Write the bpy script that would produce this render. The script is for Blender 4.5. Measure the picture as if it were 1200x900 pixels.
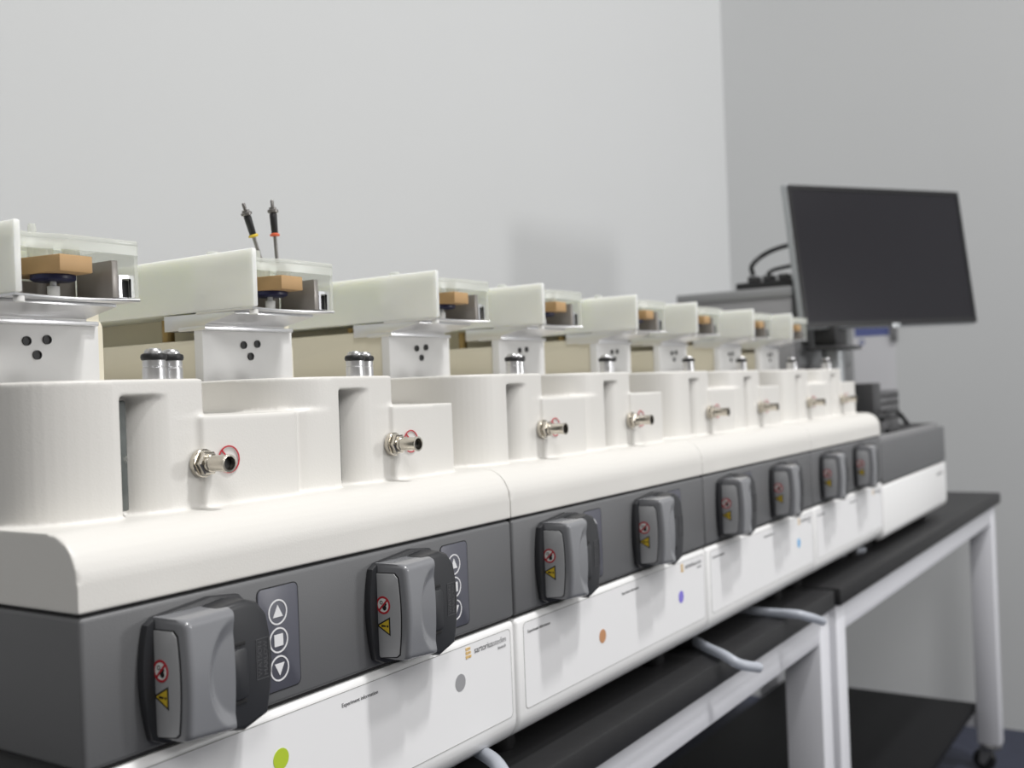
import bpy, bmesh, math, random
from mathutils import Vector, Matrix
random.seed(7)
S = bpy.context.scene
COL = S.collection
for o in list(bpy.data.objects): bpy.data.objects.remove(o)
PI = math.pi
OZ = 1.03            # height of the working origin (top of the grey band) above the floor
TABLE = -0.235       # table top in working coordinates
FLOOR = -1.03

# ------------------------------------------------------------------ camera
cam_d = bpy.data.cameras.new('camera'); cam = bpy.data.objects.new('camera', cam_d); COL.objects.link(cam)
yaw, pitch, roll = 0.993037, 0.0050823, -0.0379419
fw = Vector((math.sin(yaw)*math.cos(pitch), math.cos(yaw)*math.cos(pitch), math.sin(pitch)))
r0 = Vector((math.cos(yaw), -math.sin(yaw), 0)); u0 = r0.cross(fw)
r2 = r0*math.cos(roll) + u0*math.sin(roll); u2 = -r0*math.sin(roll) + u0*math.cos(roll)
M = Matrix((r2, u2, -fw)).transposed().to_4x4()
M.translation = Vector((-0.364568, -0.537362, 0.120129 + OZ))
cam.matrix_world = M
cam_d.sensor_width = 36; cam_d.lens = 1234.857*36/1200
cam_d.clip_start = 0.02; cam_d.clip_end = 60
cam_d.dof.use_dof = True; cam_d.dof.focus_distance = 0.80; cam_d.dof.aperture_fstop = 6.5
S.camera = cam

# ------------------------------------------------------------------ light
S.view_settings.view_transform = 'Standard'; S.view_settings.look = 'None'
S.view_settings.gamma = 1; S.view_settings.use_curve_mapping = False
S.view_settings.exposure = -0.13
W = bpy.data.worlds.new('world'); S.world = W; W.use_nodes = True
W.node_tree.nodes['Background'].inputs[0].default_value = (1.0, 0.97, 0.91, 1)
W.node_tree.nodes['Background'].inputs[1].default_value = 0.20
def area(name, loc, target, sx, sy, power, col=(1, 0.99, 0.985)):
    d = bpy.data.lights.new(name, 'AREA'); d.shape = 'RECTANGLE'; d.size = sx; d.size_y = sy
    d.energy = power; d.color = col
    o = bpy.data.objects.new(name, d); COL.objects.link(o); o.location = Vector(loc) + Vector((0, 0, OZ))
    o.rotation_euler = (Vector(target) - Vector(loc)).to_track_quat('-Z', 'Y').to_euler()
    return o
# two high-bay lamps of the lab hall, high up in front of the bench
area('high_bay_lamp', (1.0, -2.45, 6.4), (1.0, 0.0, 0.0), 0.45, 0.45, 330)
area('high_bay_lamp', (1.7, -3.9, 6.2), (1.2, 0.0, 0.0), 0.6, 0.6, 150)
# broad soft fill lights, added out of view farther back
for x in (0.6, 2.6):
    area('fill_panel', (x, -3.0, 2.2), (x, -2.2, 0), 0.6, 1.2, 20)
area('fill_panel', (-1.6, -2.0, 2.2), (0.6, -1.2, 0.4), 0.6, 1.2, 40)  # fill added to brighten the right wall and the left-facing sides
# the bright doorway across the room that throws the monitor's shadow on the back wall
area('doorway_light', (2.25, -3.4, 0.62), (2.2, 0.9, 0.4), 0.42, 0.42, 34)

# ------------------------------------------------------------------ materials
def mat(name, col, rough=0.5, metal=0.0, bump=0.0, bscale=200, spec=0.5, noise=0.0, nscale=6, coat=0.0):
    m = bpy.data.materials.new(name); m.use_nodes = True
    nt = m.node_tree; b = nt.nodes['Principled BSDF']
    b.inputs['Base Color'].default_value = (*col, 1); b.inputs['Roughness'].default_value = rough
    b.inputs['Metallic'].default_value = metal; b.inputs['Specular IOR Level'].default_value = spec
    b.inputs['Coat Weight'].default_value = coat
    tc = nt.nodes.new('ShaderNodeTexCoord')
    if bump:
        n = nt.nodes.new('ShaderNodeTexNoise'); n.inputs['Scale'].default_value = bscale; n.inputs['Detail'].default_value = 3
        bp = nt.nodes.new('ShaderNodeBump'); bp.inputs['Strength'].default_value = bump; bp.inputs['Distance'].default_value = 0.001
        nt.links.new(tc.outputs['Object'], n.inputs['Vector']); nt.links.new(n.outputs['Fac'], bp.inputs['Height'])
        nt.links.new(bp.outputs['Normal'], b.inputs['Normal'])
    if noise:
        n = nt.nodes.new('ShaderNodeTexNoise'); n.inputs['Scale'].default_value = nscale; n.inputs['Detail'].default_value = 5
        mx = nt.nodes.new('ShaderNodeMix'); mx.data_type = 'RGBA'
        mx.inputs['A'].default_value = (*[c*(1-noise) for c in col], 1); mx.inputs['B'].default_value = (*[min(1, c*(1+noise)) for c in col], 1)
        nt.links.new(tc.outputs['Object'], n.inputs['Vector']); nt.links.new(n.outputs['Fac'], mx.inputs['Factor'])
        nt.links.new(mx.outputs['Result'], b.inputs['Base Color'])
    return m
def clear_mat(name, col, transp, rough=0.12, translucent=0.0, gloss=0.5):
    """thin clear or frosted plastic: part see-through, part milky body with a glossy skin"""
    m = bpy.data.materials.new(name); m.use_nodes = True; nt = m.node_tree
    b = nt.nodes['Principled BSDF']; out = nt.nodes['Material Output']
    b.inputs['Base Color'].default_value = (*col, 1); b.inputs['Roughness'].default_value = rough
    b.inputs['Specular IOR Level'].default_value = gloss
    body = b.outputs[0]
    if translucent:
        t = nt.nodes.new('ShaderNodeBsdfTranslucent'); t.inputs[0].default_value = (*col, 1)
        mx = nt.nodes.new('ShaderNodeMixShader'); mx.inputs[0].default_value = translucent
        nt.links.new(body, mx.inputs[1]); nt.links.new(t.outputs[0], mx.inputs[2]); body = mx.outputs[0]
    tr = nt.nodes.new('ShaderNodeBsdfTransparent'); tr.inputs[0].default_value = (0.97, 0.98, 0.97, 1)
    m2 = nt.nodes.new('ShaderNodeMixShader'); m2.inputs[0].default_value = transp
    nt.links.new(body, m2.inputs[1]); nt.links.new(tr.outputs[0], m2.inputs[2])
    nt.links.new(m2.outputs[0], out.inputs[0])
    return m
MT = {}
MT['wall'] = mat('painted_wall', (0.525, 0.535, 0.538), 0.85, bump=0.15, bscale=90, noise=0.015, nscale=2)
MT['floor'] = mat('navy_floor', (0.022, 0.026, 0.045), 0.6, noise=0.3, nscale=30)
MT['shell'] = mat('cream_white_moulding', (0.655, 0.642, 0.610), 0.42, bump=0.10, bscale=700, noise=0.012, nscale=14)
MT['panel'] = mat('white_front_panel', (0.78, 0.78, 0.775), 0.35, bump=0.05, bscale=500)
MT['label'] = mat('white_label_film', (0.79, 0.79, 0.795), 0.38)
MT['line'] = mat('grey_line', (0.36, 0.36, 0.35), 0.6)
MT['band'] = mat('grey_band_plastic', (0.120, 0.122, 0.126), 0.48, bump=0.10, bscale=900)
MT['gap'] = mat('dark_gap', (0.012, 0.012, 0.013), 0.7)
MT['chassis'] = mat('black_chassis', (0.016, 0.016, 0.017), 0.55)
MT['pad'] = mat('keypad_film', (0.082, 0.084, 0.105), 0.35)
MT['sym'] = mat('keypad_print', (0.72, 0.72, 0.73), 0.4)
MT['pumpgrey'] = mat('pump_cover_grey', (0.195, 0.200, 0.212), 0.22, coat=0.35, bump=0.03, bscale=600)
MT['pumpside'] = mat('pump_side_grey', (0.36, 0.365, 0.375), 0.35)
MT['pumpblack'] = mat('pump_body_charcoal', (0.022, 0.023, 0.026), 0.40)
MT['emboss'] = mat('embossed_charcoal', (0.075, 0.075, 0.08), 0.35)
MT['red'] = mat('warning_red', (0.45, 0.018, 0.03), 0.5)
MT['yellow'] = mat('warning_yellow', (0.62, 0.44, 0.03), 0.5)
MT['black'] = mat('black_print', (0.012, 0.012, 0.012), 0.5)
MT['pwhite'] = mat('white_print', (0.75, 0.75, 0.73), 0.5)
MT['steel'] = mat('polished_nickel', (0.62, 0.58, 0.51), 0.18, metal=1)
MT['alu'] = mat('satin_aluminium', (0.72, 0.72, 0.73), 0.33, metal=1, bump=0.06, bscale=300)
MT['plate'] = mat('silver_painted_plate', (0.66, 0.66, 0.655), 0.48, metal=0.1, noise=0.08, nscale=25)
MT['chrome'] = mat('chrome_bracket', (0.85, 0.85, 0.87), 0.12, metal=1)
MT['darkmetal'] = mat('dark_steel', (0.23, 0.22, 0.21), 0.35, metal=0.8)
MT['rubber'] = mat('black_rubber', (0.012, 0.012, 0.013), 0.45)
MT['peek'] = mat('tan_polymer', (0.44, 0.275, 0.125), 0.5, noise=0.10, nscale=60)
MT['innergrey'] = mat('inner_grey_wall', (0.30, 0.28, 0.26), 0.35, metal=0.3)
MT['blue'] = mat('navy_seal', (0.012, 0.014, 0.06), 0.4)
MT['warm_shade'] = mat('warm_shaded_white', (0.66, 0.62, 0.50), 0.5, noise=0.02, nscale=10)  # white plastic with its warm bounced shade put into the colour
MT['bronze'] = mat('bronze_pin', (0.30, 0.21, 0.08), 0.4, metal=0.4)
MT['frost'] = mat('frosted_polymer', (0.735, 0.76, 0.695), 0.35)
_b = MT['frost'].node_tree.nodes['Principled BSDF']
_b.inputs['Subsurface Weight'].default_value = 0.9; _b.inputs['Subsurface Radius'].default_value = (1.0, 0.98, 0.8); _b.inputs['Subsurface Scale'].default_value = 0.02
MT['clear'] = clear_mat('clear_polymer', (0.82, 0.83, 0.78), 0.55, 0.10, translucent=0.4)
MT['clearw'] = clear_mat('clear_window_polymer', (0.85, 0.86, 0.82), 0.70, 0.28)
MT['glass'] = mat('dark_sight_glass', (0.10, 0.11, 0.105), 0.15)
MT['frame'] = mat('white_table_frame', (0.66, 0.665, 0.70), 0.38)
MT['top'] = mat('black_phenolic_top', (0.024, 0.024, 0.025), 0.45, noise=0.1, nscale=60, spec=0.18)
MT['shelf'] = mat('black_shelf_board', (0.008, 0.008, 0.009), 0.6, spec=0.15)
MT['tube'] = clear_mat('milky_tube', (0.55, 0.58, 0.64), 0.18, 0.3, translucent=0.2)
MT['castor'] = mat('castor_grey', (0.28, 0.28, 0.28), 0.35, metal=0.6)
MT['screen'] = mat('monitor_screen_off', (0.016, 0.0155, 0.019), 0.3, spec=0.12)
MT['bezel'] = mat('black_bezel', (0.005, 0.005, 0.006), 0.35, spec=0.3)
MT['silverplastic'] = mat('silver_plastic', (0.42, 0.44, 0.45), 0.35, metal=0.3)
MT['cab'] = mat('grey_cabinet', (0.255, 0.255, 0.26), 0.5)
MT['cabtop'] = mat('grey_cabinet_edge', (0.27, 0.275, 0.28), 0.45)
MT['paper'] = mat('notice_paper', (0.57, 0.57, 0.59), 0.8)
MT['bluep'] = mat('blue_print', (0.09, 0.11, 0.27), 0.6)
MT['boxdark'] = mat('dark_plastic_box', (0.045, 0.045, 0.047), 0.45)
MT['boxgrey'] = mat('grey_vent_box', (0.16, 0.16, 0.165), 0.5)
MT['gold'] = mat('gold_print', (0.66, 0.45, 0.18), 0.5)
MT['tgrey'] = mat('dark_grey_print', (0.13, 0.13, 0.135), 0.6)
MT['lgrey'] = mat('light_grey_print', (0.30, 0.30, 0.31), 0.6)
for n, c in dict(lime=(0.42, 0.55, 0.03), grey=(0.30, 0.30, 0.31), orange=(0.50, 0.25, 0.12), purple=(0.22, 0.18, 0.62), sky=(0.16, 0.42, 0.72)).items():
    MT['dot_'+n] = mat('dot_'+n, c, 0.5)
MT['yring'] = mat('yellow_collar', (0.62, 0.45, 0.04), 0.5); MT['oring'] = mat('red_collar', (0.65, 0.12, 0.05), 0.5)

# ------------------------------------------------------------------ mesh helpers (working coordinates: z = 0 is the top of the grey band)
ORG = {}
def box(bm, x0, x1, y0, y1, z0, z1, bev=0.0, seg=2):
    r = bmesh.ops.create_cube(bm, size=1)
    vs = r['verts']
    bmesh.ops.transform(bm, verts=vs, matrix=Matrix.Translation(((x0+x1)/2, (y0+y1)/2, (z0+z1)/2)) @ Matrix.Diagonal((x1-x0, y1-y0, z1-z0, 1)))
    if bev:
        es = list({e for v in vs for e in v.link_edges})
        bmesh.ops.bevel(bm, geom=es, offset=bev, segments=seg, profile=0.5, affect='EDGES')
    return bm
def prism(bm, pts, a0, a1, axis='z', bev=0.0, seg=2):
    """polygon extruded along an axis; pts are (x,y) for z, (x,z) for y, (y,z) for x"""
    def P(p, a):
        if axis == 'z': return (p[0], p[1], a)
        if axis == 'y': return (p[0], a, p[1])
        return (a, p[0], p[1])
    v0 = [bm.verts.new(P(p, a0)) for p in pts]; v1 = [bm.verts.new(P(p, a1)) for p in pts]
    n = len(pts); fs = [bm.faces.new(v0), bm.faces.new(v1[::-1])]
    for i in range(n): fs.append(bm.faces.new((v0[i], v1[i], v1[(i+1) % n], v0[(i+1) % n])))
    bmesh.ops.recalc_face_normals(bm, faces=fs)
    if bev:
        es = list(fs[0].edges) + list(fs[1].edges)
        bmesh.ops.bevel(bm, geom=es, offset=bev, segments=seg, profile=0.5, affect='EDGES')
    return bm
def frame_of(d):
    d = Vector(d).normalized(); a = Vector((0, 0, 1)) if abs(d.z) < 0.9 else Vector((1, 0, 0))
    u = d.cross(a).normalized(); return u, d.cross(u).normalized(), d
def lathe(bm, base, axis, prof, n=24, caps=True):
    """rings (radius, distance along axis) round an axis"""
    u, v, d = frame_of(axis); base = Vector(base); rings = []
    for r, h in prof:
        rings.append([bm.verts.new(base + d*h + (u*math.cos(2*PI*i/n) + v*math.sin(2*PI*i/n))*max(r, 1e-5)) for i in range(n)])
    fs = []
    for a, b in zip(rings, rings[1:]):
        for i in range(n): fs.append(bm.faces.new((a[i], a[(i+1) % n], b[(i+1) % n], b[i])))
    if caps: fs.append(bm.faces.new(rings[0][::-1])); fs.append(bm.faces.new(rings[-1]))
    bmesh.ops.recalc_face_normals(bm, faces=fs)
    return bm
def spline(pts, k=8):
    pts = [Vector(p) for p in pts]; out = []
    q = [2*pts[0]-pts[1]] + pts + [2*pts[-1]-pts[-2]]
    for i in range(1, len(q)-2):
        for j in range(k):
            t = j/k; a, b, c, d = q[i-1:i+3]
            out.append(0.5*((2*b) + (c-a)*t + (2*a-5*b+4*c-d)*t*t + (3*b-a-3*c+d)*t**3))
    return out + [pts[-1]]
def tube(bm, pts, r, n=12, k=8, smooth=True, caps=True):
    P = spline(pts, k) if smooth else [Vector(p) for p in pts]
    rings = []; u = None
    for i, p in enumerate(P):
        d = (P[min(i+1, len(P)-1)] - P[max(i-1, 0)]).normalized()
        if u is None: u = frame_of(d)[0]
        u = (u - d*u.dot(d)).normalized(); v = d.cross(u)
        rings.append([bm.verts.new(p + (u*math.cos(2*PI*j/n) + v*math.sin(2*PI*j/n))*r) for j in range(n)])
    fs = []
    for a, b in zip(rings, rings[1:]):
        for j in range(n): fs.append(bm.faces.new((a[j], a[(j+1) % n], b[(j+1) % n], b[j])))
    if caps: fs.append(bm.faces.new(rings[0][::-1])); fs.append(bm.faces.new(rings[-1]))
    bmesh.ops.recalc_face_normals(bm, faces=fs)
    return bm
def rrect(x0, x1, z0, z1, r, n=5):
    out = []
    for cx, cz, a in ((x1-r, z1-r, 0), (x0+r, z1-r, 90), (x0+r, z0+r, 180), (x1-r, z0+r, 270)):
        for i in range(n+1):
            t = math.radians(a + 90*i/n); out.append((cx + r*math.cos(t), cz + r*math.sin(t)))
    return out
def circ(cx, cz, r, n=24): return [(cx + r*math.cos(2*PI*i/n), cz + r*math.sin(2*PI*i/n)) for i in range(n)]
def ring_prism(bm, outer, inner, a0, a1, axis='y'):
    def P(p, a):
        if axis == 'z': return (p[0], p[1], a)
        if axis == 'y': return (p[0], a, p[1])
        return (a, p[0], p[1])
    n = len(outer); A = [[bm.verts.new(P(p, a)) for p in L] for L in (outer, inner) for a in (a0, a1)]
    fs = []
    for i in range(n):
        j = (i+1) % n
        for q in ((A[0], A[1]), (A[1], A[3]), (A[3], A[2]), (A[2], A[0])):
            fs.append(bm.faces.new((q[0][i], q[0][j], q[1][j], q[1][i])))
    bmesh.ops.recalc_face_normals(bm, faces=fs)
    return bm
def bez(a, c, b, n=8):
    return [((1-t)**2*a[0] + 2*t*(1-t)*c[0] + t*t*b[0], (1-t)**2*a[1] + 2*t*(1-t)*c[1] + t*t*b[1]) for t in (i/n for i in range(n+1))]
B = bmesh.new
def tags(o, label=None, cat=None, group=None, kind=None):
    for k, v in (('label', label), ('category', cat), ('group', group), ('kind', kind)):
        if v: o[k] = v
    return o
def root(name, at, label, cat, group=None):
    o = bpy.data.objects.new(name, None); COL.objects.link(o); o.empty_display_size = 0.05
    o.location = Vector(at) + Vector((0, 0, OZ)); ORG[o.name] = Vector(at)
    return tags(o, label, cat, group)
def obj(name, bm, m, parent=None, smooth=35, me=None):
    if me is None:
        me = bpy.data.meshes.new(name); bm.to_mesh(me); bm.free()
    if not me.materials: me.materials.append(MT[m])
    o = bpy.data.objects.new(name, me)
    if parent is not None: org = ORG[parent.name]
    else:
        xs = [v.co for v in me.vertices]
        lo = Vector([min(c[i] for c in xs) for i in range(3)]); hi = Vector([max(c[i] for c in xs) for i in range(3)])
        org = Vector(((lo.x+hi.x)/2, (lo.y+hi.y)/2, lo.z)); o.location = org + Vector((0, 0, OZ))
    me.transform(Matrix.Translation(-org))
    if smooth:
        me.polygons.foreach_set('use_smooth', [True]*len(me.polygons))
        me.set_sharp_from_angle(angle=math.radians(smooth))
    COL.objects.link(o); ORG[o.name] = org
    if parent is not None: o.parent = parent
    return o
def text_bm(s, width, origin, xdir, ydir, depth=0.0002, height=None):
    """lettering as thin raised mesh: origin = lower-left corner, xdir / ydir the reading and up directions"""
    cu = bpy.data.curves.new('lettering', 'FONT'); cu.body = s; cu.size = 1; cu.extrude = 0.02
    t = bpy.data.objects.new('lettering', cu); COL.objects.link(t); bpy.context.view_layer.update()
    dg = bpy.context.evaluated_depsgraph_get(); me = bpy.data.meshes.new_from_object(t.evaluated_get(dg))
    bpy.data.objects.remove(t)
    bm = B(); bm.from_mesh(me); bpy.data.meshes.remove(me)
    x0 = min(v.co.x for v in bm.verts); x1 = max(v.co.x for v in bm.verts)
    s1 = width/(x1-x0); sy = s1 if height is None else height
    X = Vector(xdir).normalized(); Y = Vector(ydir).normalized(); N = X.cross(Y)
    for v in bm.verts:
        c = v.co; v.co = Vector(origin) + X*((c.x-x0)*s1) + Y*(c.y*sy) + N*((c.z+0.02)/0.04*depth)
    return bm
def kids(o): return [c for c in bpy.data.objects if c.parent == o]
def copy_tree(o, parent=None):
    c = o.copy(); COL.objects.link(c)
    if parent is not None: c.parent = parent
    for ch in kids(o): copy_tree(ch, c)
    return c
def remeshed(bm, voxel, iters):
    me = bpy.data.meshes.new('moulding'); bm.to_mesh(me); bm.free()
    t = bpy.data.objects.new('moulding', me); COL.objects.link(t)
    a = t.modifiers.new('r', 'REMESH'); a.mode = 'VOXEL'; a.voxel_size = voxel
    b = t.modifiers.new('s', 'SMOOTH'); b.factor = 0.5; b.iterations = iters
    bpy.context.view_layer.update(); dg = bpy.context.evaluated_depsgraph_get()
    out = bpy.data.meshes.new_from_object(t.evaluated_get(dg)); bpy.data.objects.remove(t)
    return out

# ------------------------------------------------------------------ the room
XW, YW = 3.32, 0.89
def struct(name, bm, m): return tags(obj(name, bm, m, smooth=0), kind='structure')
struct('floor', box(B(), -4.0, XW+0.1, -4.5, YW+0.1, FLOOR-0.1, FLOOR), 'floor')
struct('wall_back', box(B(), -4.0, XW+0.1, YW, YW+0.1, FLOOR, 1.85), 'wall')
struct('wall_right', box(B(), XW, XW+0.1, -4.5, YW, FLOOR, 1.85), 'wall')


# ------------------------------------------------------------------ the two tables
def table(name, x0, x1, yf, yb, label, e0, e1, rot=0.0):
    t = root(name, ((x0+x1)/2, yf, FLOOR), label, 'table', 'black topped lab tables')
    zt = TABLE
    obj('table_top', box(B(), x0, x1, yf, yb, zt-0.030, zt, 0.003), 'top', t)
    lw, ld = 0.052, 0.062; xi0, xi1 = x0+e0, x1-e1
    zr1, zr0 = zt-0.0305, zt-0.080
    obj('front_rail', box(B(), xi0, xi1, yf+0.012, yf+0.042, zr0, zr1, 0.002), 'frame', t)
    obj('back_rail', box(B(), xi0, xi1, yb-0.07, yb-0.04, zr0, zr1, 0.002), 'frame', t)
    for xa in (xi0, xi1-0.03):
        obj('side_rail', box(B(), xa, xa+0.03, yf+0.043, yb-0.071, zr0, zr1, 0.002), 'frame', t)
    for xa in (xi0-0.001, xi1-lw+0.001):
        for ya in (yf+0.010, yb-0.072):
            lg = obj('leg', box(B(), xa, xa+lw, ya, ya+ld, -0.950, zr1, 0.003), 'frame', t)
            cx, cy = xa+lw/2, ya+ld/2
            c = B(); lathe(c, (cx, cy, -0.963), (0, 0, 1), [(0.028, 0), (0.030, 0.003), (0.030, 0.010), (0.026, 0.0125)])
            prism(c, [(cy-0.012, -0.966), (cy+0.026, -0.966), (cy+0.030, -1.005), (cy+0.016, -1.012)], cx-0.016, cx-0.012, 'x')
            prism(c, [(cy-0.012, -0.966), (cy+0.026, -0.966), (cy+0.030, -1.005), (cy+0.016, -1.012)], cx+0.012, cx+0.016, 'x')
            obj('castor_fork', c, 'castor', lg)
            w = B(); lathe(w, (cx-0.0115, cy+0.018, -0.999), (1, 0, 0), [(0.010, 0), (0.028, 0.001), (0.031, 0.005), (0.031, 0.018), (0.028, 0.022), (0.010, 0.023)], 28)
            obj('castor_wheel', w, 'rubber', lg)
    obj('shelf', box(B(), xi0+0.01, xi1-0.004, yf+0.08, yb-0.08, -0.868, -0.846, 0.002), 'shelf', t)
    for xa in (xi0+0.008, xi1-0.038):
        obj('shelf_rail', box(B(), xa, xa+0.03, yf+0.073, yb-0.073, -0.908, -0.8685, 0.002), 'frame', t)
    if rot: t.rotation_euler.z = rot
    return t
table('lab_table', -0.22, 1.395, -0.016, 0.70, 'black topped white framed lab table at near left, under the first three white modules', 0.035, 0.004)
table('lab_table', 1.413, 2.985, -0.030, 0.70, 'black topped white framed lab table at far right, one leg near the wall', 0.004, 0.045, -0.012)

# ------------------------------------------------------------------ one bioreactor module and its copies
def station(root_o, s, odd):
    """everything that repeats per vessel station; s = offset along the row"""
    # sight glass in the niche
    obj('sight_window', box(B(), s+0.060, s+0.0758, 0.052, 0.0565, 0.050, 0.1225, 0.0015), 'glass', root_o)
    # threaded connector on the low box
    c = (s+0.126, 0.0385, 0.0775)
    nut = B(); lathe(nut, (c[0], c[1], c[2]), (0, -1, 0), [(0.0098, -0.002), (0.0098, 0.0015), (0.0092, 0.002)], 28)
    lathe(nut, (c[0], c[1]-0.002, c[2]), (0, -1, 0), [(0.0086, 0), (0.0088, 0.0005), (0.0088, 0.0045), (0.0078, 0.0052)], 6)
    cn = obj('connector', nut, 'steel', root_o, 25)
    b = B(); lathe(b, (c[0], c[1]-0.006, c[2]), (0, -1, 0), [(0.0062, 0), (0.0062, 0.004), (0.0056, 0.0045), (0.0056, 0.0180), (0.0062, 0.0185), (0.0062, 0.0205), (0.0048, 0.0206), (0.0046, 0.012), (0.001, 0.0118)], 28)
    obj('socket_barrel', b, 'steel', cn, 25)
    h = B(); lathe(h, (c[0], c[1]-0.0182, c[2]), (0, -1, 0), [(0.0045, 0), (0.0045, 0.004), (0.001, 0.0041)], 20)
    obj('socket_insert', h, 'black', cn)
    tg = B(); ring_prism(tg, circ(s+0.148, 0.0785, 0.0098, 32), circ(s+0.148, 0.0785, 0.0088, 32), 0.0370, 0.0374)
    prism(tg, [(s+0.141, 0.0850), (s+0.142, 0.0857), (s+0.1550, 0.0722), (s+0.1540, 0.0715)], 0.0370, 0.0374, 'y')
    obj('warning_ring', tg, 'red', root_o)
    # two metal posts with rubber rings
    for (px, py) in ((0.1055, 0.0605), (0.1268, 0.069)):
        b = B(); lathe(b, (s+px, py, 0.132), (0, 0, 1), [(0.0078, 0), (0.0078, 0.012), (0.0073, 0.0123), (0.0073, 0.0130), (0.0076, 0.0133), (0.0076, 0.0172), (0.0066, 0.018), (0.0062, 0.0235), (0.0048, 0.0250), (0.0020, 0.0256)], 28)
        po = obj('post', b, 'alu', root_o, 30)
        b = B(); lathe(b, (s+px, py, 0.1495), (0, 0, 1), [(0.0070, -0.0006), (0.0083, 0.0002), (0.0088, 0.0020), (0.0083, 0.0038), (0.0068, 0.0046)], 28)
        obj('rubber_ring', b, 'rubber', po)
    # head column
    zt = 0.187 if odd else 0.173
    b = B()
    prof = [(0.176, 0.1355), (0.425, 0.1355), (0.425, zt)] + [(0.176+0.008-0.008*math.sin(a), zt-0.008+0.008*math.cos(a)) for a in (0, .4, .8, 1.2, 1.57)]
    prism(b, prof, s+0.040, s+0.150, 'x', 0.0016)
    col = obj('head_column', b, 'warm_shade', root_o)
    b = B(); ring = [(y, z) for y, z in prof]
    cyz = (sum(y for y, z in prof)/len(prof), sum(z for y, z in prof)/len(prof))
    obj('column_core', box(B(), s+0.075, s+0.149, 0.180, 0.420, zt-0.002, 0.1955), 'warm_shade', col)
    obj('lock_pin', lathe(B(), (s+0.052, 0.232, zt-0.001), (0, 0, 1), [(0.0055, 0), (0.0055, 0.194-zt)], 14), 'bronze', col)
    fp = obj('front_plate', box(B(), s+0.0335, s+0.1385, 0.166, 0.1765, 0.134, 0.1815, 0.0008), 'plate', col)
    for k, (hx, hz) in enumerate(((0.079, 0.168), (0.095, 0.1692), (0.0868, 0.158))):
        b = B(); ring_prism(b, circ(s+hx, hz, 0.0034, 20), circ(s+hx, hz, 0.0027, 20), 0.1648, 0.1664)
        prism(b, circ(s+hx, hz, 0.0029, 20), 0.1657, 0.1665, 'y')
        obj('port_hole', b, 'black', fp)
    b = B()
    prism(b, [(0.163, 0.1812), (0.162, 0.1850), (0.126, 0.1915), (0.126, 0.1935), (0.2150, 0.1950), (0.2150, 0.1812)], s+0.034, s+0.126, 'x', 0.0006)
    box(b, s+0.0325, s+0.136, 0.1615, 0.195, 0.1800, 0.1836, 0.0006)
    obj('slide_bracket', b, 'alu', root_o)
    # frosted vessel housing: solid rear, thin left wall, open in front
    x0, x1 = s+0.032, s+0.1295
    b = B()
    prism(b, [(x0, 0.101), (x0+0.0042, 0.101), (x0+0.0042, 0.172), (x1, 0.172), (x1, 0.430), (x0, 0.430)], 0.1955, 0.243, 'z', 0.0012)
    hs = obj('vessel_housing', b, 'frost', root_o)
    out = [(x0+0.004, 0.1035)] + bez((x0+0.006, 0.1035), (x0+0.013, 0.116), (x0+0.036, 0.104), 8) + [(x0+0.040, 0.1025), (x1-0.003, 0.1015), (x1, 0.1045)]
    b = B(); prism(b, out + [(x1, 0.172), (x0+0.004, 0.172)], 0.2335, 0.2372, 'z', 0.0007)
    box(b, x1-0.003, x1, 0.105, 0.172, 0.1965, 0.2336)
    obj('clear_hood', b, 'clear', hs)
    b = B(); inn = [(x, y+0.0016) for x, y in out]
    prism(b, out + inn[::-1], 0.2268, 0.2335, 'z')
    obj('clear_window', b, 'clearw', hs)
    b = B(); prism(b, bez((x0+0.001, 0.104), ((x0+x1)/2, 0.122), (x1, 0.1035), 10) + [(x1, 0.172), (x0+0.001, 0.172)], 0.1937, 0.1957, 'z', 0.0004)
    obj('base_tray', b, 'alu', hs)
    b = B(); prism(b, [(s+0.0655, 0.1030), (s+0.0910, 0.1040), (s+0.0910, 0.160), (s+0.0560, 0.160)], 0.2116, 0.2234, 'z', 0.0007)
    obj('clamp_block', b, 'peek', hs)
    obj('seal_disk', lathe(B(), (s+0.078, 0.130, 0.2074), (0, 0, 1), [(0.0130, 0), (0.0150, 0.0012), (0.0150, 0.0042)], 32), 'blue', hs)
    b = B(); lathe(b, (s+0.078, 0.130, 0.1970), (0, 0, 1), [(0.0035, 0), (0.0042, 0.001), (0.0042, 0.007), (0.0022, 0.0075), (0.0022, 0.0105)], 16)
    obj('sample_nozzle', b, 'pwhite', hs)
    for (tx, ty, tr) in ((0.072, 0.135, 0.0085), (0.087, 0.122, 0.0060)):
        obj('vessel_neck', lathe(B(), (s+tx, ty, 0.2235), (0, 0, 1), [(tr, 0), (tr, 0.0092)], 20), 'clear', hs)
    for (tx, ty, tr, th) in ((0.060, 0.125, 0.0028, 0.008), (0.075, 0.190, 0.010, 0.004), (0.052, 0.170, 0.006, 0.005), (0.095, 0.215, 0.010, 0.004)):
        z0 = 0.2372 if ty < 0.16 else 0.243
        obj('top_boss', lathe(B(), (s+tx, ty, z0), (0, 0, 1), [(tr, 0), (tr, th*0.7), (tr*0.8, th)], 18), 'clear', hs)
    b = B(); ring_prism(b, rrect(s+0.1155, s+0.1285, 0.1966, 0.2130, 0.0008, 3), rrect(s+0.1180, s+0.1258, 0.1968, 0.2105, 0.0005, 3), 0.1085, 0.1110)
    box(b, s+0.1155, s+0.1285, 0.111, 0.150, 0.2108, 0.2130)
    obj('chrome_bracket', b, 'chrome', hs)
    obj('thumb_screw', lathe(B(), (s+0.0385, 0.1085, 0.1895), (0, 0, 1), [(0.0030, 0), (0.0036, 0.0006), (0.0036, 0.0040)], 16), 'pwhite', hs)
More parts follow.
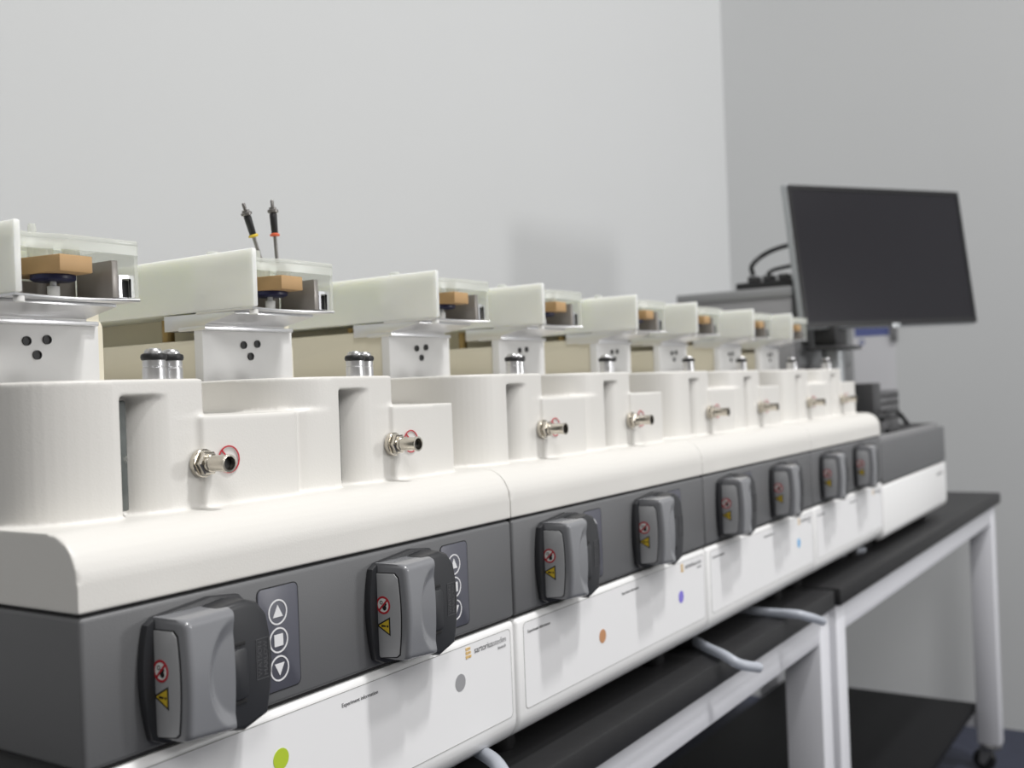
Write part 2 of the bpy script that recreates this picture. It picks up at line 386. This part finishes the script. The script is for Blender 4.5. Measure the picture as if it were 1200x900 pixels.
    b = B(); box(b, s+0.1100, s+0.1150, 0.1085, 0.150, 0.1962, 0.2230, 0.0004)
    box(b, s+0.040, s+0.112, 0.166, 0.170, 0.1962, 0.2110); box(b, s+0.0975, s+0.1105, 0.152, 0.168, 0.1962, 0.2215)
    obj('inner_wall', b, 'innergrey', hs)
    obj('bracket_recess', box(B(), s+0.1165, s+0.1275, 0.1125, 0.1145, 0.1962, 0.2100), 'black', hs)
    # ---- peristaltic pump
    X = s+0.046
    b = B()
    barrel = [(X+0.002, -0.0090), (X+0.045, -0.0045), (X+0.068, -0.007), (X+0.077, -0.016), (X+0.0805, -0.034), (X+0.0815, -0.050), (X+0.0797, -0.068), (X+0.0755, -0.0850), (X+0.060, -0.0905), (X+0.006, -0.0865)] + bez((X-0.0035, -0.0820), (X-0.0135, -0.046), (X-0.0045, -0.0130), 10)
    prism(b, barrel, 0.0, -0.0062, 'y', 0.0012)
    right = [(X+0.0345, -0.0085), (X+0.0555, -0.0065), (X+0.066, -0.0100), (X+0.0740, -0.019), (X+0.0772, -0.034), (X+0.0782, -0.050), (X+0.0765, -0.067), (X+0.0725, -0.0835), (X+0.052, -0.0895), (X+0.0345, -0.0850)]
    prism(b, right, -0.005, -0.0255, 'y', 0.004, 3)
    pm = obj('pump', b, 'pumpblack', root_o)
    b = B(); prism(b, rrect(X+0.040, X+0.0540, -0.068, -0.036, 0.004, 4), -0.0250, -0.0280, 'y', 0.001)
    obj('cam_lever', b, 'pumpblack', pm)
    for zz in (-0.0335, -0.0700):
        obj('lever_slot', box(B(), X+0.040, X+0.0535, -0.0262, -0.0250, zz-0.0014, zz+0.0014, 0.0004), 'gap', pm)
    b = text_bm('WATSON', 0.022, (X+0.0672, -0.0254, -0.058), (0, 0, 1), (-1, 0, 0), 0.0003)
    b2 = text_bm('MARLOW', 0.022, (X+0.0722, -0.0254, -0.058), (0, 0, 1), (-1, 0, 0), 0.0003)
    me = bpy.data.meshes.new('t'); b2.to_mesh(me); b2.free(); b.from_mesh(me); bpy.data.meshes.remove(me)
    ring_prism(b, rrect(X+0.0625, X+0.0735, -0.060, -0.034, 0.0005, 2), rrect(X+0.0629, X+0.0731, -0.0596, -0.0344, 0.0004, 2), -0.0254, -0.0258)
    obj('maker_lettering', b, 'emboss', pm, 0)
    # grey lid: a front skin with a finger scoop at its right edge
    b = B(); nx, nz = 40, 44; xa, xb, za, zb = X+0.0010, X+0.0405, -0.0850, -0.0088; yf = -0.0335
    def front(u, v):
        x = xa + (xb-xa)*u
        z = (za + 0.004*(1-u)) + (zb-za-0.004*(1-u))*v
        y = yf + 0.0030*u - 0.0025*math.sin(PI*v)
        e = 0.0042
        for d in (x-xa, zb-z, z-(za + 0.004*(1-u))):
            if d < e: y += (e - math.sqrt(max(0, e*e-(e-d)**2)))
        w = (u-1.06)/0.66; h = (v-0.47)/0.45; q = 1-(w*w+h*h)
        if q > 0: y += 0.0052*min(1, q*2.2)*(1-0.55*min(1, max(0, (u-0.55)/0.45)))
        return Vector((x, y, z))
    G = [[b.verts.new(front(i/nx, j/nz)) for j in range(nz+1)] for i in range(nx+1)]
    fs = [b.faces.new((G[i][j], G[i+1][j], G[i+1][j+1], G[i][j+1])) for i in range(nx) for j in range(nz)]
    loop = [G[i][0] for i in range(nx)] + [G[nx][j] for j in range(nz)] + [G[nx-i][nz] for i in range(nx)] + [G[0][nz-j] for j in range(nz)]
    back = []
    for v in loop:
        c = v.co.copy(); c.y = -0.0040
        back.append(b.verts.new(c))
    n = len(loop)
    for i in range(n): fs.append(b.faces.new((loop[i], back[i], back[(i+1) % n], loop[(i+1) % n])))
    fs.append(b.faces.new(back))
    bmesh.ops.recalc_face_normals(b, faces=fs)
    lid = obj('pump_cover', b, 'pumpgrey', pm, 40)
    b = B()
    inset = [(-0.0050, -0.0165), (-0.0230, -0.0160)] + bez((-0.0262, -0.0190), (-0.0300, -0.046), (-0.0255, -0.0765), 8) + [(-0.0230, -0.0785), (-0.0070, -0.0805), (-0.0040, -0.076), (-0.0025, -0.046)]
    cen = (-0.0145, -0.048)
    obj('cover_groove', prism(B(), [(cen[0]+(y-cen[0])*1.05, cen[1]+(z-cen[1])*1.022) for y, z in inset], X+0.0004, X+0.0020, 'x'), 'gap', pm)
    side = obj('side_window', prism(B(), inset, X-0.0003, X+0.0020, 'x', 0.0003), 'pumpside', pm)
    xs = X-0.0003; n = 28
    b = B(); cy, cz = -0.0118, -0.0402
    ring_prism(b, circ(cy, cz, 0.0068, n), circ(cy, cz, 0.0053, n), xs-0.0003, xs+0.0001, 'x')
    d = 0.0042
    prism(b, [(cy-d-.0005, cz+d-.0005), (cy-d+.0005, cz+d+.0005), (cy+d+.0005, cz-d+.0005), (cy+d-.0005, cz-d-.0005)], xs-0.0004, xs+0.0001, 'x')
    obj('prohibition_mark', b, 'red', pm)
    obj('prohibition_ground', prism(B(), circ(cy, cz, 0.0054, n), xs-0.00015, xs+0.0001, 'x'), 'pwhite', pm)
    b = B(); ring_prism(b, circ(cy+0.0018, cz+0.0018, 0.0015, 12), circ(cy+0.0018, cz+0.0018, 0.0009, 12), xs-0.00025, xs+0.0001, 'x')
    prism(b, circ(cy-0.0012, cz-0.0020, 0.0020, 12), xs-0.00025, xs+0.0001, 'x'); prism(b, circ(cy-0.0022, cz+0.0008, 0.0012, 10), xs-0.00025, xs+0.0001, 'x')
    obj('prohibition_glyph', b, 'black', pm)
    tz = -0.0560
    T1 = [(-0.0045, tz+0.0000), (-0.0180, tz+0.0072), (-0.0180, tz-0.0072)]; tc = (-0.0136, tz)
    obj('hazard_border', prism(B(), T1, xs-0.0002, xs+0.0001, 'x'), 'black', pm)
    obj('hazard_triangle', prism(B(), [(tc[0]+(y-tc[0])*0.74, tc[1]+(z-tc[1])*0.74) for y, z in T1], xs-0.0003, xs+0.0001, 'x'), 'yellow', pm)
    b = B(); prism(b, [(-0.0095, tz+0.0009), (-0.0095, tz-0.0009), (-0.0138, tz-0.0005), (-0.0138, tz+0.0005)], xs-0.0004, xs+0.0001, 'x')
    prism(b, circ(-0.0155, tz, 0.0009, 10), xs-0.0004, xs+0.0001, 'x')
    obj('hazard_glyph', b, 'black', pm)
    # ---- keypad
    kx = s+0.1347
    kp = obj('keypad', prism(B(), rrect(kx, kx+0.0375, -0.0805, -0.0095, 0.004, 4), -0.0006, 0.001, 'y', 0.0002), 'pad', root_o)
    obj('keypad_edge', prism(B(), rrect(kx-0.0008, kx+0.0383, -0.0813, -0.0087, 0.0046, 4), -0.0003, 0.001, 'y'), 'gap', kp)
    bx = kx+0.0178
    for k, bz in enumerate((-0.0270, -0.0463, -0.0656)):
        b = B(); ring_prism(b, circ(bx, bz, 0.0088, 32), circ(bx, bz, 0.0077, 32), -0.0009, -0.0004)
        if k == 0: g = [(bx-0.0046, bz-0.0034), (bx+0.0046, bz-0.0034), (bx, bz+0.0050)]
        elif k == 1: g = rrect(bx-0.0041, bx+0.0041, bz-0.0041, bz+0.0041, 0.0004, 2)
        else: g = [(bx-0.0046, bz+0.0034), (bx, bz-0.0050), (bx+0.0046, bz+0.0034)]
        prism(b, g, -0.0009, -0.0004, 'y')
        obj('button', b, 'sym', kp, 0)

def make_module():
    r = root('bioreactor_module', (0.225, 0.17, TABLE), 'x', 'laboratory machine', 'white and grey bioreactor modules in a row on the tables')
    w = 0.4488
    # moulded white shell: sill with rounded front, towers with niches, low boxes
    b = B()
    sill = [(0.0, 0.0006)] + [(0.027-0.027*math.cos(a), 0.019+0.0275*math.sin(a)) for a in [i*PI/2/8 for i in range(9)]] + [(0.440, 0.0485), (0.440, 0.0006)]
    prism(b, sill, 0.0, w, 'x')
    def niche(s, top):
        if top: return [(s+0.064, 0.042), (s+0.098, 0.042)]
        return [(s+0.0635, 0.042), (s+0.0635, 0.0465), (s+0.058, 0.050), (s+0.056, 0.0585), (s+0.078, 0.0585)] + bez((s+0.0785, 0.058), (s+0.084, 0.045), (s+0.101, 0.042), 6)[1:]
    def plan(layer):
        low = layer == 'A'; top = layer == 'C'; L = [(0.003, 0.430), (0.003, 0.110)]
        L += bez((0.003, 0.092), (0.008, 0.047), (0.058, 0.042), 12)
        L += niche(0, top)
        if low: L += [(0.124, 0.0415), (0.127, 0.0385), (0.214, 0.0375), (0.219, 0.040), (0.2215, 0.046)] + bez((0.226, 0.0475), (0.236, 0.043), (0.260, 0.042), 6)
        else: L += [(0.1305, 0.042), (0.1420, 0.156), (0.2070, 0.156)] + bez((0.2070, 0.092), (0.211, 0.046), (0.260, 0.042), 14)
        L += niche(0.205, top)
        if low: L += [(0.329, 0.0415), (0.332, 0.0385), (0.4145, 0.0370), (0.4165, 0.040), (0.420, 0.098)]
        else: L += [(0.3355, 0.042), (0.348, 0.158)]
        L += [(0.4475, 0.112 if low else 0.158), (0.4475, 0.430)]
        return L
    prism(b, plan('A'), 0.040, 0.1100, 'z')
    prism(b, plan('B'), 0.100, 0.1262, 'z')
    prism(b, plan('C'), 0.1250, 0.1360, 'z')
    me = remeshed(b, 0.0015, 4)
    obj('shell', None, 'shell', r, 0, me); 
    for pl in me.polygons: pl.use_smooth = True
    obj('grey_band', box(B(), 0.0006, w-0.0006, 0.0, 0.440, -0.0895, -0.0012, 0.003, 3), 'band', r)
    obj('seam_gasket', box(B(), 0.003, w-0.003, 0.004, 0.435, -0.092, 0.003), 'gap', r)
    ch = obj('chassis', box(B(), 0.006, w-0.006, 0.024, 0.430, -0.205, -0.0915, 0.003), 'chassis', r)
    for fx in (0.05, w-0.05):
        for fy in (0.06, 0.38):
            obj('foot', lathe(B(), (fx, fy, TABLE), (0, 0, 1), [(0.016, 0), (0.018, 0.004), (0.018, 0.030)], 20), 'rubber', ch)
    # lower panel with rounded lower edge
    prof = [(0.022, -0.0930), (0.003, -0.0930), (0.0008, -0.0950), (0.0, -0.098), (0.0, -0.182)] + [(0.024-0.024*math.cos(a), -0.182-0.024*math.sin(a)) for a in [i*PI/2/7 for i in range(1, 8)]]
    b = B(); prism(b, prof, 0.0008, w-0.0008, 'x', 0.004, 3)
    pn = obj('lower_panel', b, 'panel', r)
    o = rrect(0.0125, 0.4405, -0.1795, -0.0985, 0.005, 5); i_ = rrect(0.0131, 0.4399, -0.1789, -0.0991, 0.0046, 5)
    obj('label_outline', ring_prism(B(), o, i_, -0.0003, 0.0005), 'line', pn, 0)
    obj('label_film', prism(B(), i_, -0.0002, 0.0005, 'y'), 'label', pn, 0)
    for tx in (0.020, 0.2135):
        obj('panel_lettering', text_bm('Experiment information', 0.0405, (tx, -0.0003, -0.1095), (1, 0, 0), (0, 0, 1)), 'tgrey', pn, 0)
    # maker's emblem and lettering at the upper right
    b = B()
    for k in range(3):
        z = -0.1105 + k*0.0034
        prism(b, [(0.3700, z), (0.3745, z), (0.3745, z+0.0024), (0.3700, z+0.0024)], -0.0006, 0, 'y')
        prism(b, [(0.3752, z+0.0004*k), (0.3780-0.0006*k, z), (0.3780-0.0006*k, z+0.0022), (0.3752, z+0.0022)], -0.0006, 0, 'y')
    obj('maker_emblem', b, 'gold', pn, 0)
    obj('maker_lettering', text_bm('sartorius', 0.0285, (0.3830, -0.0003, -0.1085), (1, 0, 0), (0, 0, 1)), 'tgrey', pn, 0)
    obj('maker_lettering', text_bm('stedim', 0.0200, (0.4125, -0.0003, -0.1085), (1, 0, 0), (0, 0, 1)), 'lgrey', pn, 0)
    obj('maker_lettering', text_bm('biotech', 0.0125, (0.4195, -0.0003, -0.1135), (1, 0, 0), (0, 0, 1)), 'lgrey', pn, 0)
    station(r, 0.0, True); station(r, 0.205, False)
    return r
def dot(r, x, z, colour, k):
    org = Vector(ORG['bioreactor_module']) + Vector((0.45*k, 0, 0))
    ORG[r.name] = org
    pn = [c for c in kids(r) if c.name.startswith('lower_panel')][0]; ORG[pn.name] = org
    obj('dot_sticker', prism(B(), circ(0.45*k+x, z, 0.0073, 28), -0.0005, 0.0002, 'y'), 'dot_'+colour, pn, 0)
mod = make_module()
MODS = [mod] + [copy_tree(mod) for _ in range(3)]
for k, (m, lab) in enumerate(zip(MODS, (
        'nearest white and grey bioreactor module, lime green and grey dots on its front',
        'second white and grey bioreactor module, orange brown and purple dots on its front',
        'third white and grey bioreactor module, one light blue dot on its front',
        'white and grey bioreactor module without coloured dots, touching the plain end unit'))):
    m.location.x += 0.45*k; m['label'] = lab
dot(MODS[0], 0.151, -0.1275, 'lime', 0); dot(MODS[0], 0.361, -0.1285, 'grey', 0)
dot(MODS[1], 0.166, -0.1440, 'orange', 1); dot(MODS[1], 0.368, -0.1400, 'purple', 1)
dot(MODS[2], 0.369, -0.1390, 'sky', 2)

# ------------------------------------------------------------------ two probes standing in the second vessel
def probe(p0, p1, collar, label):
    p0, p1 = Vector(p0), Vector(p1); d = (p1-p0); L = d.length; d.normalize()
    r = root('sensor_probe', p0, label, 'probe', 'probes standing in the second vessel')
    obj('shaft', lathe(B(), p0, d, [(0.0017, 0), (0.0017, L*0.48)], 14), 'darkmetal', r)
    obj('grip', lathe(B(), p0, d, [(0.0024, L*0.46), (0.0030, L*0.48), (0.0034, L*0.72), (0.0034, L*0.78), (0.0026, L*0.80)], 16), 'rubber', r)
    obj('collar', lathe(B(), p0, d, [(0.0022, L*0.445), (0.0044, L*0.45), (0.0046, L*0.475), (0.0030, L*0.495)], 16), collar, r)
    b = B(); lathe(b, p0, d, [(0.0028, L*0.79), (0.0050, L*0.81), (0.0050, L*0.845), (0.0034, L*0.86), (0.0034, L*0.885), (0.0016, L*0.89), (0.0016, L*0.985), (0.0010, L)], 16)
    obj('connector_tip', b, 'darkmetal', r)
probe((0.3195, 0.176, 0.2432), (0.2990, 0.176, 0.2965), 'yring', 'black probe with yellow collar leaning left above the second vessel')
probe((0.3385, 0.176, 0.2432), (0.3345, 0.176, 0.3040), 'oring', 'black probe with red collar standing upright above the second vessel')

# ------------------------------------------------------------------ plain grey end unit
eu = root('end_unit', (2.11, 0.17, TABLE), 'plain grey and white base unit at the far right end, without white towers', 'laboratory machine')
x0, x1 = 1.8035, 2.425
obj('grey_body', box(B(), x0, x1, 0.0, 0.49, -0.0985, -0.0125, 0.003, 3), 'band', eu)
b = B(); ring_prism(b, rrect(x0+0.004, x1-0.004, 0.014, 0.486, 0.012, 4), rrect(x0+0.012, x1-0.012, 0.022, 0.478, 0.008, 4), -0.0128, -0.004, 'z')
obj('tray_rim', b, 'cab', eu)
ch = obj('chassis', box(B(), x0+0.005, x1-0.005, 0.024, 0.48, -0.210, -0.0975, 0.003), 'chassis', eu)
for fx in (x0+0.05, x1-0.05):
    for fy in (0.06, 0.43):
        obj('foot', lathe(B(), (fx, fy, TABLE), (0, 0, 1), [(0.016, 0), (0.018, 0.004), (0.018, 0.027)], 20), 'rubber', ch)
prof = [(0.022, -0.1010), (0.003, -0.1010), (0.0008, -0.1030), (0.0, -0.106), (0.0, -0.192)] + [(0.020-0.020*math.cos(a), -0.192-0.020*math.sin(a)) for a in [i*PI/2/7 for i in range(1, 8)]]
b = B(); prism(b, prof, x0, x1, 'x', 0.004, 3)
pn = obj('lower_panel', b, 'panel', eu)
obj('maker_lettering', text_bm('sartorius', 0.040, (2.315, -0.0003, -0.1260), (1, 0, 0), (0, 0, 1)), 'tgrey', pn, 0)
obj('maker_lettering', text_bm('stedim', 0.030, (2.357, -0.0003, -0.1260), (1, 0, 0), (0, 0, 1)), 'lgrey', pn, 0)
ETOP = -0.0125

# ------------------------------------------------------------------ grey cabinet standing on the end unit
cb = root('grey_cabinet', (2.14, 0.34, ETOP), 'large dark grey instrument cabinet behind the monitor on the end unit', 'cabinet')
b = B(); box(b, 1.905, 2.385, 0.205, 0.475, ETOP, 0.3000, 0.004)
obj('housing', b, 'cab', cb)
obj('lid', box(B(), 1.9035, 2.3865, 0.2035, 0.4765, 0.3000, 0.3240, 0.003), 'cabtop', cb)
obj('front_panel', box(B(), 1.93, 2.36, 0.2015, 0.206, 0.150, 0.285, 0.001), 'cabtop', cb)
obj('slot', box(B(), 1.955, 2.10, 0.2005, 0.2035, 0.128, 0.142, 0.0008), 'gap', cb)

# power strip and cables on the cabinet
ps = root('power_strip', (1.945, 0.28, 0.324), 'flat black power strip lying on the grey cabinet', 'power strip')
obj('body', box(B(), 1.915, 1.975, 0.205, 0.335, 0.3243, 0.3400, 0.003), 'rubber', ps)
for yy in (0.23, 0.265, 0.30):
    obj('plug', box(B(), 1.928, 1.962, yy-0.012, yy+0.012, 0.3402, 0.3550, 0.004), 'boxdark', ps)
tags(obj('power_cable', tube(B(), [(1.935, 0.300, 0.3585), (1.925, 0.298, 0.378), (1.950, 0.280, 0.402), (2.000, 0.255, 0.422), (2.060, 0.225, 0.432), (2.110, 0.190, 0.415)], 0.0055), 'rubber'), 'thick black cable arching high from the power strip to the monitor', 'cable', 'black cables behind the monitor')
tags(obj('power_cable', tube(B(), [(1.940, 0.266, 0.3590), (1.965, 0.262, 0.368), (2.010, 0.240, 0.378), (2.070, 0.205, 0.388), (2.110, 0.180, 0.380)], 0.0045), 'rubber'), 'thinner black cable running low from the power strip to the monitor', 'cable', 'black cables behind the monitor')

# ------------------------------------------------------------------ monitor on its post
def mon_frame():
    yaw, tilt, rl = math.radians(240.06), math.radians(6.35), math.radians(1.18)
    n = Vector((math.cos(yaw)*math.cos(tilt), math.sin(yaw)*math.cos(tilt), math.sin(tilt)))
    r = Vector((-math.sin(yaw), math.cos(yaw), 0)); u = n.cross(r)
    return r*math.cos(rl)+u*math.sin(rl), -r*math.sin(rl)+u*math.cos(rl), n
mr, mu, mn = mon_frame(); mc = Vector((2.1366, 0.0558, 0.3927))
MM = Matrix((mr, mu, mn)).transposed().to_4x4(); MM.translation = mc
def loc_bm(bm): bmesh.ops.transform(bm, verts=bm.verts, matrix=MM); return bm
mo = root('monitor', (2.00, 0.150, ETOP), 'black flat screen monitor, switched off, tilted on a post at the right end', 'monitor')
obj('back_shell', loc_bm(box(B(), -0.2715, 0.2715, -0.1625, 0.1625, -0.019, -0.001, 0.003)), 'silverplastic', mo)
b = B(); ring_prism(b, rrect(-0.269, 0.269, -0.160, 0.160, 0.003, 3), rrect(-0.2605, 0.2605, -0.1475, 0.1505, 0.001, 3), -0.003, 0.002, 'z')
obj('bezel', loc_bm(b), 'bezel', mo)
obj('screen', loc_bm(box(B(), -0.2607, 0.2607, -0.1477, 0.1507, -0.003, 0.0006)), 'screen', mo)
obj('badge', loc_bm(box(B(), -0.013, 0.013, -0.166, -0.156, -0.004, 0.0030, 0.0015)), 'silverplastic', mo)
obj('mount', loc_bm(box(B(), -0.16, 0.03, -0.075, 0.075, -0.052, -0.0185, 0.006)), 'boxdark', mo)
hb = mc + mr*(-0.125) + mu*(-0.10) + mn*(-0.060)
b = B(); box(b, 1.955, 2.045, 0.125, 0.175, 0.190, 0.232, 0.004)
obj('hinge', b, 'rubber', mo)
obj('collar_plate', prism(B(), rrect(1.925, 2.075, 0.095, 0.195, 0.03, 6), 0.181, 0.189, 'z', 0.002), 'boxdark', mo)
b = B(); lathe(b, (2.012, 0.150, 0.0), (0, 0, 1), [(0.024, 0), (0.024, 0.182)], 24)
obj('post', b, 'silverplastic', mo)
obj('base', prism(B(), rrect(1.94, 2.085, 0.075, 0.195, 0.02, 6), ETOP+0.0003, 0.002, 'z', 0.003), 'boxdark', mo)

# ------------------------------------------------------------------ small things on the end unit
b = B(); box(b, 2.095, 2.160, 0.085, 0.145, ETOP+0.0003, 0.103, 0.003)
tags(obj('adapter_box', b, 'boxdark'), 'small upright black box on the end unit right of the white towers', 'box')
vb = root('vent_box', (2.27, 0.12, ETOP), 'low grey ribbed box behind the cable loop on the end unit', 'box')
obj('body', box(B(), 2.172, 2.375, 0.095, 0.165, ETOP+0.0003, 0.083, 0.003), 'boxgrey', vb)
for k in range(4):
    z = 0.014 + k*0.018
    obj('slot', box(B(), 2.182, 2.368, 0.0935, 0.097, z, z+0.005), 'gap', vb)
b = B(); tube(b, [(2.08, 0.065, 0.020), (2.14, 0.062, 0.034), (2.21, 0.068, 0.036), (2.27, 0.070, 0.026), (2.295, 0.062, 0.006), (2.26, 0.045, -0.004), (2.20, 0.038, -0.0065), (2.13, 0.042, -0.0065), (2.06, 0.050, -0.005)], 0.0055)
tags(obj('cable_loop', b, 'rubber'), 'black cable looping on the grey end unit in front of the ribbed box', 'cable')

# notice on the right-hand wall
nt_ = root('wall_notice', (XW, 0.375, -0.055), 'white paper notice with blue heading on the right wall beneath the monitor', 'notice')
obj('sheet', box(B(), XW-0.0012, XW-0.0002, 0.318, 0.455, -0.055, 0.290), 'paper', nt_)
obj('heading', box(B(), XW-0.0016, XW-0.0010, 0.335, 0.450, 0.255, 0.287), 'bluep', nt_)
obj('blue_mark', ring_prism(B(), circ(0.427, 0.236, 0.010, 20), circ(0.427, 0.236, 0.005, 20), XW-0.0016, XW-0.0010, 'x'), 'bluep', nt_)
obj('clip', box(B(), XW-0.008, XW-0.0016, 0.308, 0.330, 0.235, 0.292, 0.002), 'boxgrey', nt_)

# ------------------------------------------------------------------ pale tubes under the machines
R = 0.0065; T = TABLE + R + 0.0003
def ptube(pts, label, r=R):
    t = tags(obj('drain_tube', tube(B(), pts, r, 14), 'tube'), label, 'tube', 'pale tubes from under the machines')
ptube([(0.520, 0.14, T), (0.440, 0.05, T+0.015), (0.385, -0.015, T+0.028), (0.352, -0.050, T+0.030), (0.345, -0.085, T+0.005), (0.36, -0.10, -0.40)], 'pale tube hanging from beneath the nearest module at the lower middle')
ptube([(1.04, 0.13, T), (0.985, 0.075, T), (0.930, 0.020, T+0.001), (0.893, -0.022, T+0.002), (0.890, -0.043, T-0.006), (0.923, -0.056, T-0.017)], 'pale tube ending on the white rail under the second module')
ptube([(1.18, 0.14, T), (1.165, 0.072, T), (1.162, 0.015, T), (1.152, -0.030, T+0.003), (1.170, -0.046, T-0.004), (1.212, -0.050, T-0.018)], 'pale tube ending at the table leg under the third module')
ptube([(1.60, 0.14, T), (1.68, 0.088, T), (1.745, 0.058, T), (1.790, 0.040, T)], 'short bluish tube poking out under the farthest module', 0.007)

# dark cable at the lower left, hanging below the grey end
cc = root('sensor_cable', (-0.02, 0.075, TABLE), 'dark cable coil with shiny plug beside the grey left end', 'cable')
b = B(); tube(b, [(-0.03, 0.10, TABLE+0.004), (-0.035, 0.07, TABLE+0.05), (-0.028, 0.055, TABLE+0.10), (-0.010, 0.060, TABLE+0.125), (0.004, 0.075, TABLE+0.105), (0.006, 0.095, TABLE+0.05)], 0.004)
obj('cord', b, 'rubber', cc)
obj('plug', lathe(B(), (-0.012, 0.052, TABLE+0.112), (0.6, 0.2, 0.3), [(0.004, 0), (0.006, 0.001), (0.006, 0.012), (0.004, 0.013)], 16), 'steel', cc)
